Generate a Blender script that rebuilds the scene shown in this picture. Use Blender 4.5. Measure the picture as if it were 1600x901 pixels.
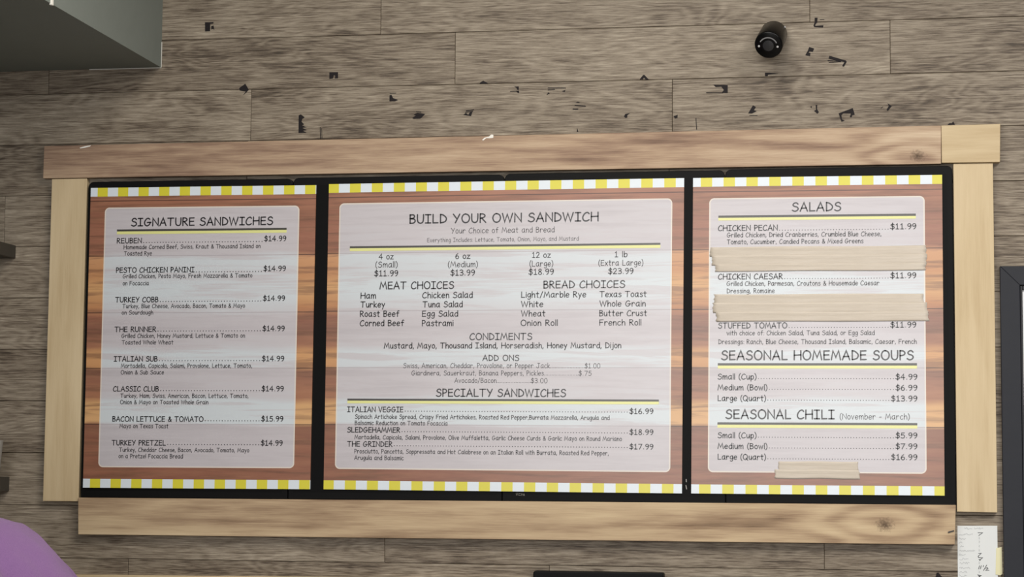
import bpy, bmesh, math, random
from mathutils import Vector, Matrix
random.seed(7)
C = bpy.context.scene.collection
S = bpy.context.scene
for o in list(bpy.data.objects): bpy.data.objects.remove(o)

# ---------------------------------------------------------------- camera
YAW, PITCH, ROLL, FPX, DIST, CAMZ = 0.165942, 0.087107, 0.0074416, 3172.67, 5.60044, 1.60
_cy, _sy, _cp, _sp, _cr, _sr = math.cos(YAW), math.sin(YAW), math.cos(PITCH), math.sin(PITCH), math.cos(ROLL), math.sin(ROLL)
FWD = Vector((-_sy*_cp, _cy*_cp, _sp)); _r = Vector((_cy, _sy, 0)); _u = _r.cross(FWD)
RGT = _r*_cr + _u*_sr; UP = _u*_cr - _r*_sr
CAM = Vector((0, -DIST, CAMZ))
cd = bpy.data.cameras.new('camera'); cam = bpy.data.objects.new('camera', cd); C.objects.link(cam)
m = Matrix((RGT, UP, -FWD)).transposed().to_4x4(); m.translation = CAM; cam.matrix_world = m
cd.sensor_width = 36; cd.lens = FPX*36/1600; cd.clip_end = 60; cd.clip_start = 0.05
S.camera = cam

# ---------------------------------------------------------------- world, lights, exposure
w = bpy.data.worlds.new('world'); S.world = w; w.use_nodes = True
w.node_tree.nodes['Background'].inputs[0].default_value = (1.0, 0.96, 0.90, 1)
w.node_tree.nodes['Background'].inputs[1].default_value = 0.06
def area(name, loc, target, sx, sy, power, col):
    l = bpy.data.lights.new(name, 'AREA'); l.shape = 'RECTANGLE'; l.size = sx; l.size_y = sy; l.energy = power; l.color = col
    o = bpy.data.objects.new(name, l); C.objects.link(o); o.location = loc
    o.rotation_euler = (Vector(target)-Vector(loc)).to_track_quat('-Z', 'Y').to_euler(); return o
area('shop_window_light', (-0.5, -9.0, 2.35), (0.2, 0, 2.3), 4.0, 2.5, 225, (1.0, 0.99, 0.97))
area('ceiling_panel_light', (-0.75, -1.7, 3.62), (-0.75, -1.7, 0), 1.2, 0.6, 42, (1.0, 0.94, 0.84))
area('added_right_light', (1.5, -2.6, 3.62), (1.5, -2.6, 0), 1.2, 0.6, 118, (1.0, 0.96, 0.90))  # unseen lamp added to make the right of the wall brighter
S.view_settings.view_transform = 'Standard'; S.view_settings.look = 'None'
S.view_settings.gamma = 1; S.view_settings.use_curve_mapping = False
S.view_settings.exposure = 0.0

# ---------------------------------------------------------------- helpers
def P(px, py, y=0.0):
    """point of the plane at depth y that the photograph shows at (px, py)"""
    d = FWD*FPX + RGT*(px-800) - UP*(py-450.5)
    return CAM + d*((y-CAM.y)/d.y)
WL = {}
def empty(name, loc, **k):
    o = bpy.data.objects.new(name, None); C.objects.link(o); o.location = loc; o.empty_display_size = 0.05
    WL[o] = Vector(loc); tag(o, **k); return o
def tag(o, label=None, cat=None, group=None, kind=None):
    if label: o['label'] = label
    if cat: o['category'] = cat
    if group: o['group'] = group
    if kind: o['kind'] = kind
    return o
def link(name, me, loc, mat=None, parent=None):
    o = bpy.data.objects.new(name, me); C.objects.link(o); loc = Vector(loc); WL[o] = loc
    if mat and not me.materials: me.materials.append(mat)
    if parent: o.parent = parent; o.location = loc - WL[parent]
    else: o.location = loc
    return o
def mesh(name, verts, faces, mat, parent=None, smooth=False, bevel=0, origin=None, uv=None):
    vs = [Vector(v) for v in verts]
    if origin is None:
        lo = Vector([min(v[i] for v in vs) for i in range(3)]); hi = Vector([max(v[i] for v in vs) for i in range(3)]); origin = (lo+hi)/2
    me = bpy.data.meshes.new(name); me.from_pydata([v-Vector(origin) for v in vs], [], faces); me.validate()
    bm = bmesh.new(); bm.from_mesh(me); bmesh.ops.recalc_face_normals(bm, faces=bm.faces) if len(faces) > 1 else None
    bm.to_mesh(me); bm.free()
    if smooth: me.polygons.foreach_set('use_smooth', [True]*len(me.polygons))
    if uv:
        l = me.uv_layers.new(name='UVMap')
        for lp in me.loops: l.data[lp.index].uv = uv[lp.vertex_index]
    o = link(name, me, origin, mat, parent)
    if bevel:
        b = o.modifiers.new('bevel', 'BEVEL'); b.width = bevel; b.segments = 2; b.limit_method = 'ANGLE'; b.angle_limit = 0.7
    return o
def prism(name, pts, y0, y1, mat, parent=None, bevel=0, flat=False):
    """outline given in photo pixels, front face at depth y1 (towards the room), back at y0"""
    w3 = [P(x, y, y1) for x, y in pts]; n = len(w3)
    return prismw(name, [(p.x, p.z) for p in w3], y0, y1, mat, parent, bevel)
def prismw(name, xz, y0, y1, mat, parent=None, bevel=0):
    n = len(xz)
    vs = [(x, y1, z) for x, z in xz] + [(x, y0, z) for x, z in xz]
    fs = [list(range(n)), list(range(2*n-1, n-1, -1))] + [[i, (i+1) % n, n+(i+1) % n, n+i] for i in range(n)]
    return mesh(name, vs, fs, mat, parent, bevel=bevel)
def box(name, lo, hi, mat, parent=None, bevel=0):
    x0, y0, z0 = lo; x1, y1, z1 = hi
    return prismw(name, [(x0, z0), (x1, z0), (x1, z1), (x0, z1)], max(y0, y1), min(y0, y1), mat, parent, bevel)
def rounded(x0, z0, x1, z1, r, n=6):
    out = []
    for cx, cz, a in ((x1-r, z0+r, -90), (x1-r, z1-r, 0), (x0+r, z1-r, 90), (x0+r, z0+r, 180)):
        for i in range(n+1):
            t = math.radians(a+90*i/n); out.append((cx+r*math.cos(t), cz+r*math.sin(t)))
    return out
def lathe(name, prof, org, axis, mat, parent=None, n=40):
    """profile of (radius, along) turned about axis at org"""
    a = Vector(axis).normalized(); q = Vector((0, 0, 1)).rotation_difference(a); org = Vector(org)
    vs = []; fs = []
    for r, h in prof:
        for i in range(n):
            t = 2*math.pi*i/n; vs.append(org + q @ Vector((r*math.cos(t), r*math.sin(t), h)))
    k = len(prof)
    for j in range(k-1):
        for i in range(n): fs.append([j*n+i, j*n+(i+1) % n, (j+1)*n+(i+1) % n, (j+1)*n+i])
    fs.append(list(range(n-1, -1, -1))); fs.append(list(range((k-1)*n, k*n)))
    o = mesh(name, vs, fs, mat, parent, smooth=True)
    e = o.modifiers.new('edge', 'EDGE_SPLIT'); e.split_angle = 0.7
    return o

# ---------------------------------------------------------------- materials
def lin(c):
    return tuple((x/255/12.92 if x <= 10 else ((x/255+0.055)/1.055)**2.4) for x in c) + (1,)
class NT:
    def __init__(s, name):
        s.m = bpy.data.materials.new(name); s.m.use_nodes = True; s.t = s.m.node_tree; s.b = s.t.nodes['Principled BSDF']
    def n(s, typ, ins=None, **k):
        nd = s.t.nodes.new(typ)
        for a, v in k.items(): setattr(nd, a, v)
        for i, v in (ins or {}).items(): s.put(nd.inputs[i], v)
        return nd
    def put(s, sock, v):
        if hasattr(v, 'is_output'): s.t.links.new(v, sock)
        elif hasattr(v, 'outputs'): s.t.links.new(v.outputs[0], sock)
        else: sock.default_value = v
    def math(s, op, a, b=0.0, c=0.0, clamp=False):
        return s.n('ShaderNodeMath', {0: a, 1: b, 2: c}, operation=op, use_clamp=clamp).outputs[0]
    def vmath(s, op, a, b=(0, 0, 0)):
        return s.n('ShaderNodeVectorMath', {0: a, 1: b}, operation=op)
    def mix(s, f, a, b, blend='MIX'):
        nd = s.n('ShaderNodeMix', data_type='RGBA', blend_type=blend)
        s.put(nd.inputs[0], f); s.put(nd.inputs[6], a); s.put(nd.inputs[7], b); return nd.outputs[2]
    def ramp(s, f, stops, interp='LINEAR'):
        nd = s.n('ShaderNodeValToRGB', {0: f}); cr = nd.color_ramp; cr.interpolation = interp
        while len(cr.elements) < len(stops): cr.elements.new(0.5)
        for e, (p, c) in zip(cr.elements, stops): e.position = p
        for e, (p, c) in zip(cr.elements, stops): e.color = c if len(c) == 4 else lin(c)
        return nd.outputs[0]
    def noise(s, vec, scale, detail=4, rough=0.55, dist=0.0):
        return s.n('ShaderNodeTexNoise', {'Vector': vec, 'Scale': scale, 'Detail': detail, 'Roughness': rough, 'Distortion': dist}).outputs[0]
    def set(s, **k):
        for a, v in k.items(): s.put(s.b.inputs[a.replace('_', ' ')], v)
        return s.m
def plain(name, col, rough=0.5, spec=0.5, coat=0.0, bump=0.0, bscale=200, metal=0.0, coat_rough=0.1, var=0.0):
    t = NT(name); co = t.n('ShaderNodeTexCoord').outputs['Object']
    c = lin(col)
    if var:
        f = t.noise(co, bscale*0.15, 4); c = t.mix(f, tuple(x*(1-var) for x in c[:3])+(1,), tuple(min(1, x*(1+var)) for x in c[:3])+(1,))
    t.set(Base_Color=c, Roughness=rough, Specular_IOR_Level=spec, Coat_Weight=coat, Coat_Roughness=coat_rough, Metallic=metal)
    if bump: t.set(Normal=t.n('ShaderNodeBump', {'Strength': bump, 'Distance': 0.002, 'Height': t.noise(co, bscale, 3)}))
    return t.m
def wood(name, cols, along='X', band=26.0, fx=0.9, fz=7.0, contrast=1.0, rough=0.6, knots=(), fine=0.25, rnd=True, blotch=0.5, bump=0.15, pvar=0.0, line=0.0):
    """growth-ring contours of a stretched noise, fine pores and blotches; knots = (x, z, radius) in object space"""
    t = NT(name); co = t.n('ShaderNodeTexCoord').outputs['Object']
    sx = t.n('ShaderNodeSeparateXYZ', {0: co}); x, z = (sx.outputs[0], sx.outputs[2]) if along == 'X' else (sx.outputs[2], sx.outputs[0])
    rv = t.n('ShaderNodeObjectInfo').outputs['Random'] if rnd else 0.37
    off = t.math('MULTIPLY', rv, 57.0)
    def vec(a, b, o=0.0):
        return t.n('ShaderNodeCombineXYZ', {0: t.math('MULTIPLY', x, a), 1: t.math('MULTIPLY', z, b), 2: t.math('ADD', off, o)}).outputs[0]
    ring = t.noise(vec(fx, fz), 1.0, 3, 0.45, 0.5)
    for kx, kz, kr in knots:
        dx = t.math('MULTIPLY', t.math('SUBTRACT', x, kx), 0.45); dz = t.math('SUBTRACT', z, kz)
        d2 = t.math('ADD', t.math('MULTIPLY', dx, dx), t.math('MULTIPLY', dz, dz))
        g = t.math('POWER', 2.718, t.math('MULTIPLY', d2, -1.0/(kr*kr)))
        ring = t.math('ADD', ring, t.math('MULTIPLY', g, 0.55))
    wv = t.math('SINE', t.math('MULTIPLY', ring, band))
    wv = t.math('MULTIPLY_ADD', wv, 0.5, 0.5)
    pores = t.noise(vec(fx*12, fz*38, 3.0), 1.0, 5, 0.7)
    streak = t.noise(vec(fx*3.0, fz*5, 9.0), 1.0, 4, 0.65)
    blo = t.noise(vec(fx*2.2, fz*0.9, 17.0), 1.0, 3, 0.6)
    f = t.math('MULTIPLY_ADD', t.math('SUBTRACT', wv, 0.5), 0.36*contrast, 0.5)
    f = t.math('MULTIPLY_ADD', t.math('SUBTRACT', streak, 0.5), 1.25*contrast, f)
    f = t.math('MULTIPLY_ADD', t.math('SUBTRACT', pores, 0.5), fine*4, f)
    f = t.math('MULTIPLY_ADD', t.math('SUBTRACT', blo, 0.5), blotch*2, f)
    if line:
        th = t.noise(vec(fx*2.4, fz*55, 23.0), 1.0, 3, 0.6, 0.4)
        f = t.math('SUBTRACT', f, t.math('MULTIPLY', t.ramp(th, [(0.50, (0, 0, 0)), (0.66, (255, 255, 255))]), line))
        f = t.math('ADD', f, t.math('MULTIPLY', t.ramp(th, [(0.30, (255, 255, 255)), (0.44, (0, 0, 0))]), line*0.8))
        sm = t.noise(vec(fx*3.2, fz*1.3, 31.0), 1.0, 3, 0.6)
        f = t.math('SUBTRACT', f, t.math('MULTIPLY', t.ramp(sm, [(0.56, (0, 0, 0)), (0.74, (255, 255, 255))]), 0.22))
    f = t.math('ADD', f, 0.0, 0, True)
    if pvar: f = t.math('ADD', f, t.math('MULTIPLY', t.math('SUBTRACT', rv, 0.5), pvar), 0, True)
    n = len(cols); col = t.ramp(f, [(i/(n-1), c) for i, c in enumerate(cols)])
    for kx, kz, kr in knots:
        dx = t.math('SUBTRACT', x, kx); dz = t.math('SUBTRACT', z, kz)
        d = t.math('SQRT', t.math('ADD', t.math('MULTIPLY', t.math('MULTIPLY', dx, dx), 0.6), t.math('MULTIPLY', dz, dz)))
        d = t.math('ADD', d, t.math('MULTIPLY', t.math('SUBTRACT', t.noise(co, 160, 2), 0.5), kr*0.5))
        k = t.math('SUBTRACT', 1.0, t.math('DIVIDE', d, kr*0.30), 0, True)
        col = t.mix(t.math('MULTIPLY', k, 0.9), col, lin((74, 56, 40)))
    bp = t.n('ShaderNodeBump', {'Strength': bump, 'Distance': 0.0015, 'Height': pores})
    return t.set(Base_Color=col, Roughness=rough, Normal=bp, Specular_IOR_Level=0.35)

M = {}
M['plank'] = wood('grey_vinyl_plank', [(68, 58, 48), (108, 96, 83), (136, 125, 110), (155, 144, 129), (182, 171, 154)], fx=1.5, fz=9, band=120, contrast=0.48, fine=0.44, rough=0.55, blotch=0.34, pvar=0.18, bump=0.25, line=0.22)
M['grout'] = plain('plank_backing', (52, 46, 40), 0.9)
M['brownboard'] = wood('brown_board', [(112, 88, 74), (146, 120, 101), (176, 151, 127), (194, 171, 146), (208, 188, 162)], fx=0.9, fz=8, band=22, contrast=0.85, fine=0.16, blotch=0.42, line=0.06, rough=0.6, knots=((1.222, -0.03, 0.06),))
M['lowboard'] = wood('knotty_board', [(112, 90, 70), (156, 131, 105), (186, 162, 132), (203, 181, 148), (214, 195, 164)], fx=0.8, fz=7, band=20, contrast=0.8, fine=0.13, blotch=0.42, line=0.05, rough=0.6, knots=((1.045, 0.0, 0.07),))
M['pine'] = wood('pale_pine', [(164, 140, 106), (190, 168, 132), (203, 183, 148), (211, 192, 158), (218, 201, 168)], along='Z', fx=0.9, fz=8, band=22, contrast=0.6, fine=0.08, blotch=0.2, rough=0.55)
M['pineh'] = wood('pale_pine_block', [(164, 140, 106), (190, 168, 132), (203, 183, 148), (211, 192, 158), (218, 201, 168)], along='X', fx=0.9, fz=8, band=22, contrast=0.6, fine=0.08, blotch=0.2, rough=0.55)
M['soffit'] = plain('grey_wall_paint', (126, 133, 129), 0.75, 0.3, bump=0.25, bscale=120, var=0.04)
M['caulk'] = plain('white_caulk', (205, 203, 196), 0.6)
M['black'] = plain('black_plastic', (13, 13, 14), 0.5, 0.12)
M['screen'] = plain('dark_screen', (11, 11, 12), 0.45, 0.10)
M['camblack'] = plain('glossy_black', (7, 7, 8), 0.26, 0.25)
M['lens'] = plain('lens_glass', (36, 37, 41), 0.25, 0.6, coat=0.5)
M['ring'] = plain('grey_ring', (128, 128, 130), 0.4)
M['dotw'] = plain('pale_led_and_dot', (190, 190, 190), 0.4)
M['scrap'] = plain('black_tape_residue', (24, 18, 21), 0.7, 0.3, bump=0.3, bscale=400)
M['white'] = plain('white_paper', (238, 236, 230), 0.7)
M['navy'] = plain('navy_painted_wood', (38, 40, 47), 0.5, 0.25, bump=0.15, bscale=60, var=0.12)
M['navyd'] = plain('navy_bead', (34, 34, 40), 0.5, 0.4)
M['panelw'] = plain('white_board', (240, 240, 244), 0.3)
M['paper'] = plain('note_paper', (222, 226, 228), 0.8, bump=0.1, bscale=60)
M['pencil'] = plain('faint_pencil', (182, 185, 188), 0.8)
M['marker'] = plain('black_marker', (38, 38, 44), 0.7)
M['ytape'] = plain('yellowed_tape', (222, 217, 176), 0.4, coat=0.3)
M['shelf'] = plain('dark_shelf', (62, 58, 52), 0.6, var=0.1)
M['cup'] = plain('grey_cup', (150, 148, 145), 0.5)
M['floor'] = plain('floor_tile', (128, 120, 110), 0.5)
M['ceil'] = plain('ceiling_paint', (205, 204, 200), 0.9)
M['steel'] = plain('dark_staple', (30, 26, 24), 0.4)
M['skin'] = plain('skin', (214, 170, 145), 0.5)
M['hair'] = plain('brown_hair', (70, 50, 36), 0.6)
M['jeans'] = plain('dark_trousers', (40, 42, 52), 0.8)
M['shoe'] = plain('black_shoe', (25, 25, 26), 0.5)
t = NT('purple_jersey'); co = t.n('ShaderNodeTexCoord').outputs['Object']
t.set(Base_Color=t.mix(t.noise(co, 420, 3), lin((112, 80, 128)), lin((142, 106, 156))), Roughness=0.9, Sheen_Weight=0.25, Specular_IOR_Level=0.2,
      Normal=t.n('ShaderNodeBump', {'Strength': 0.35, 'Distance': 0.003, 'Height': t.noise(co, 500, 2)})); M['shirt'] = t.m
t = NT('masking_tape'); co = t.n('ShaderNodeTexCoord').outputs['Object']
mp = t.n('ShaderNodeMapping', {0: co, 3: (6, 1, 90)}).outputs[0]
t.set(Base_Color=t.ramp(t.noise(mp, 1.0, 5, 0.65), [(0.2, (188, 178, 164)), (0.5, (203, 193, 180)), (0.85, (216, 207, 196))]), Roughness=0.6,
      Normal=t.n('ShaderNodeBump', {'Strength': 0.5, 'Distance': 0.002, 'Height': t.noise(mp, 1.3, 4)})); M['tape'] = t.m
GLOSS = dict(Roughness=0.30, Specular_IOR_Level=0.60)
def ink(name, col):
    t = NT(name); return t.set(Base_Color=lin(col), **GLOSS)
M['ink'] = ink('printed_ink', (36, 34, 38)); M['inksmall'] = ink('printed_ink_small', (62, 60, 64))
M['rule'] = ink('rule_grey', (66, 64, 62)); M['ruley'] = ink('rule_yellow', (224, 225, 150))
def poster_mat(name, W, H, pan, per, ph, strip):
    """flat print: planks, a pale rounded panel over them, chequered strips; all in poster UV (v from the top)"""
    t = NT(name); uv = t.n('ShaderNodeUVMap').outputs[0]; s = t.n('ShaderNodeSeparateXYZ', {0: uv}); u, v = s.outputs[0], s.outputs[1]
    cv = lambda a, b, o: t.n('ShaderNodeCombineXYZ', {0: t.math('MULTIPLY', u, a*W), 1: t.math('MULTIPLY', v, b*H), 2: o}).outputs[0]
    n1 = t.noise(cv(3.2, 14, 1.5), 1.0, 3, 0.55); n2 = t.noise(cv(7, 70, 4.0), 1.0, 4, 0.65); n3 = t.noise(cv(2.6, 44, 8.0), 1.0, 4, 0.65, 0.5)
    seams = (0.045, 0.23, 0.42, 0.605, 0.79)
    vw = t.math('MULTIPLY_ADD', t.math('SUBTRACT', n1, 0.5), 0.05, v)
    base = t.ramp(vw, [(0.0, (150, 96, 78)), (0.10, (128, 78, 64)), (0.17, (138, 84, 70)), (0.222, (132, 80, 66)), (0.238, (196, 146, 104)), (0.30, (186, 132, 88)),
                       (0.345, (206, 160, 108)), (0.405, (178, 122, 80)), (0.43, (134, 82, 66)), (0.47, (110, 66, 58)), (0.53, (140, 90, 70)), (0.555, (200, 150, 98)), (0.598, (192, 140, 92)),
                       (0.612, (112, 70, 60)), (0.66, (136, 86, 68)), (0.70, (150, 98, 72)), (0.725, (206, 162, 110)), (0.783, (212, 168, 116)), (0.797, (108, 62, 52)), (0.87, (126, 74, 60)), (0.97, (120, 70, 58))])
    base = t.mix(t.math('MULTIPLY', t.ramp(n3, [(0.40, (255, 255, 255)), (0.52, (0, 0, 0))]), 0.62), base, lin((74, 40, 34)))
    base = t.mix(t.math('MULTIPLY', n2, 0.35), base, lin((216, 164, 124)))
    for sv in seams:
        k = t.math('LESS_THAN', t.math('ABSOLUTE', t.math('SUBTRACT', v, sv)), 0.0016)
        base = t.mix(t.math('MULTIPLY', k, 0.75), base, lin((54, 30, 26)))
    # rounded panel
    x0, x1, y0, y1 = pan; cx, cy2, hx, hy, r = (x0+x1)/2*W, (y0+y1)/2*H, (x1-x0)/2*W, (y1-y0)/2*H, 0.014
    qx = t.math('MAXIMUM', t.math('SUBTRACT', t.math('ABSOLUTE', t.math('MULTIPLY_ADD', u, W, -cx)), hx-r), 0.0)
    qy = t.math('MAXIMUM', t.math('SUBTRACT', t.math('ABSOLUTE', t.math('MULTIPLY_ADD', v, H, -cy2)), hy-r), 0.0)
    d = t.math('SQRT', t.math('ADD', t.math('MULTIPLY', qx, qx), t.math('MULTIPLY', qy, qy)))
    inside = t.math('LESS_THAN', d, r)
    border = t.math('GREATER_THAN', d, r-0.0035)
    pw = t.mix(0.06, t.ramp(t.n('ShaderNodeRGBToBW', {0: base}), [(0.03, (180, 175, 182)), (0.16, (199, 196, 203)), (0.36, (206, 217, 226))]), base)
    pw = t.mix(t.math('MULTIPLY', border, 0.6), pw, lin((232, 222, 206)))
    col = t.mix(inside, base, pw)
    chk = t.math('LESS_THAN', t.math('FRACT', t.math('MULTIPLY_ADD', u, 1.0/per, -ph/per)), 0.5)
    cc = t.mix(chk, lin((220, 230, 240)), lin((216, 208, 58)))
    st = t.math('GREATER_THAN', t.math('ABSOLUTE', t.math('SUBTRACT', v, 0.5)), 0.5-strip)
    col = t.mix(st, col, cc)
    return t.set(Base_Color=col, **GLOSS)

# ---------------------------------------------------------------- room shell
XL, XR, ZT = -4.2, 2.4, 3.7
wall = box('wall_back', (XL, 0.02, 0), (XR, 0.007, ZT), M['grout']); tag(wall, 'wall clad in grey wood-look planks behind the menu', None, None, 'structure')
floor = box('floor', (XL, 0.02, -0.05), (XR, -9.5, 0), M['floor']); tag(floor, kind='structure')
ceil = box('ceiling', (XL, 0.02, ZT), (XR, -9.5, ZT+0.05), M['ceil']); tag(ceil, kind='structure')
z_a = (P(1600, 25).z + P(595, 54).z)/2; z_b = (P(800, 882.5).z + P(255, 873).z)/2; PITCHZ = (z_a - z_b)/10
PL = 1.2192
known = {-1: P(595, 27).x, 0: P(711, 93).x, 1: P(392, 180).x, 9: P(1288, 868).x, 10: P(200, 885).x}
cache = {}
def plank_mesh(L):
    k = round(L, 3)
    if k not in cache:
        hx, hz, b = L/2-0.0004, PITCHZ/2-0.0005, 0.0012
        vs = [(sx*(hx-b), -0.0025, sz*(hz-b)) for sx, sz in ((-1, -1), (1, -1), (1, 1), (-1, 1))] + [(sx*hx, -0.0012, sz*hz) for sx, sz in ((-1, -1), (1, -1), (1, 1), (-1, 1))] + [(sx*hx, 0.0045, sz*hz) for sx, sz in ((-1, -1), (1, -1), (1, 1), (-1, 1))]
        fs = [[0, 1, 2, 3]] + [[i, 4+i, 4+(i+1) % 4, (i+1) % 4] for i in range(4)] + [[4+i, 8+i, 8+(i+1) % 4, 4+(i+1) % 4] for i in range(4)]
        me = bpy.data.meshes.new('plank'); me.from_pydata(vs, [], fs)
        bm = bmesh.new(); bm.from_mesh(me); bmesh.ops.recalc_face_normals(bm, faces=bm.faces)
        if bm.faces[0].normal.y > 0: bmesh.ops.reverse_faces(bm, faces=bm.faces)
        bm.to_mesh(me); bm.free()
        me.materials.append(M['plank']); cache[k] = me
    return cache[k]
n = -6
while True:
    zt = min(z_a - n*PITCHZ, ZT); zb = z_a - (n+1)*PITCHZ
    if zt < 0.05: break
    if zt - zb > 0.05:
        j = known.get(n, XL + random.random()*PL); x = j - math.ceil((j-XL)/PL)*PL
        while x < XR - 0.01:
            a, b = max(x, XL), min(x+PL, XR)
            if b - a > 0.02: link('plank', plank_mesh(b-a), ((a+b)/2, 0.0025, z_a-(n+0.5)*PITCHZ), None, wall)
            x += PL
    n += 1
# grey soffit dropping from the ceiling over the left; unseen front lengthened to block light there
cs = P(252, 105.5); SX, SZ = cs.x, cs.z
sof = box('ceiling_soffit', (XL, 0.0, SZ), (SX, -2.4, ZT), M['soffit']); tag(sof, 'grey painted soffit dropping over the upper left of the plank wall', kind='structure')
box('caulk_line', (P(140, 106).x, -0.0005, SZ-0.0022), (SX, -0.003, SZ+0.0004), M['caulk'], sof)
box('caulk_line', (SX-0.0004, -0.0005, SZ), (SX+0.0018, -0.003, SZ+0.075), M['caulk'], sof)
box('corner_clip', (SX-0.003, -0.823, SZ-0.004), (SX+0.004, -0.835, SZ+0.06), M['white'], sof, 0.001)

# ---------------------------------------------------------------- display panels behind the menus
edges = [137.5, 457.5, 788, 1133, 1489]
ptop = lambda x: 284.5 - (x-140)*0.0196
YD = -0.022
plabels = ['black flat display panel at the left, behind the signature sandwich menu', 'second black display panel from the left, behind two menu posters',
           'third black display panel from the left, behind the build your own menu', 'rightmost black display panel, behind the salads and soups menu']
panels = []
for i in range(4):
    a = P(edges[i], ptop(edges[i]), YD); b = P(edges[i+1], ptop(edges[i+1]), YD)
    xb0, xb1 = P(edges[i], 300, YD).x, P(edges[i+1], 300, YD).x
    zt = (a.z+b.z)/2; zb = P((edges[i]+edges[i+1])/2, 778.2+i*3.05, YD).z
    th = empty('display_panel', ((xb0+xb1)/2, -0.001, zb), label=plabels[i], cat='display', group='black display panels behind the menu posters')
    panels.append(th)
    prismw('casing', [(xb0+0.0008, zb), (xb1-0.0008, zb)] + rounded(xb0+0.0008, zb, xb1-0.0008, zt, 0.016)[7:21], -0.001, YD, M['black'], th, 0.002)
    box('screen', (xb0+0.016, YD+0.0005, zb+0.02), (xb1-0.016, YD-0.0006, zt-0.022), M['screen'], th)

# ---------------------------------------------------------------- wooden surround
YB = -0.026
fr = empty('wooden_surround', (P(800, 840).x, -0.001, P(800, 848).z), label='wooden board surround around the three menu posters', cat='frame')
top = prism('board', [(69, 228), (1470.5, 196), (1470.5, 255.6), (67, 278.5)], -0.0005, YB, M['brownboard'], fr, 0.0012); tag(top, 'long brown top board with a knot at its right end')
bt = prism('board', [(122, 777), (1493.5, 788.5), (1492, 850.5), (122, 834.5)], -0.0005, YB, M['lowboard'], fr, 0.0012); tag(bt, 'long bottom board with a dark knot near its right end')
lf = prism('board', [(81, 279.5), (136, 278.3), (122, 783), (66.8, 782.5)], -0.0005, YB+0.005, M['pine'], fr, 0.0012); tag(lf, 'pale upright board at the left')
rt = prism('board', [(1489.5, 255.6), (1551.5, 254.3), (1558.3, 800.5), (1495.3, 799)], -0.0005, YB+0.005, M['pine'], fr, 0.0012); tag(rt, 'pale upright board at the right')
bk = prism('board', [(1470.8, 196), (1563, 193.5), (1562.5, 253), (1471.6, 254.2)], -0.0005, YB-0.002, M['pineh'], fr, 0.0012); tag(bk, 'short pale block at the top right corner')
prism('staple', [(1481, 830.3), (1490.5, 827.8), (1491, 829.6), (1481.5, 832.3)], YB, YB-0.002, M['steel'], bt)

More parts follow.
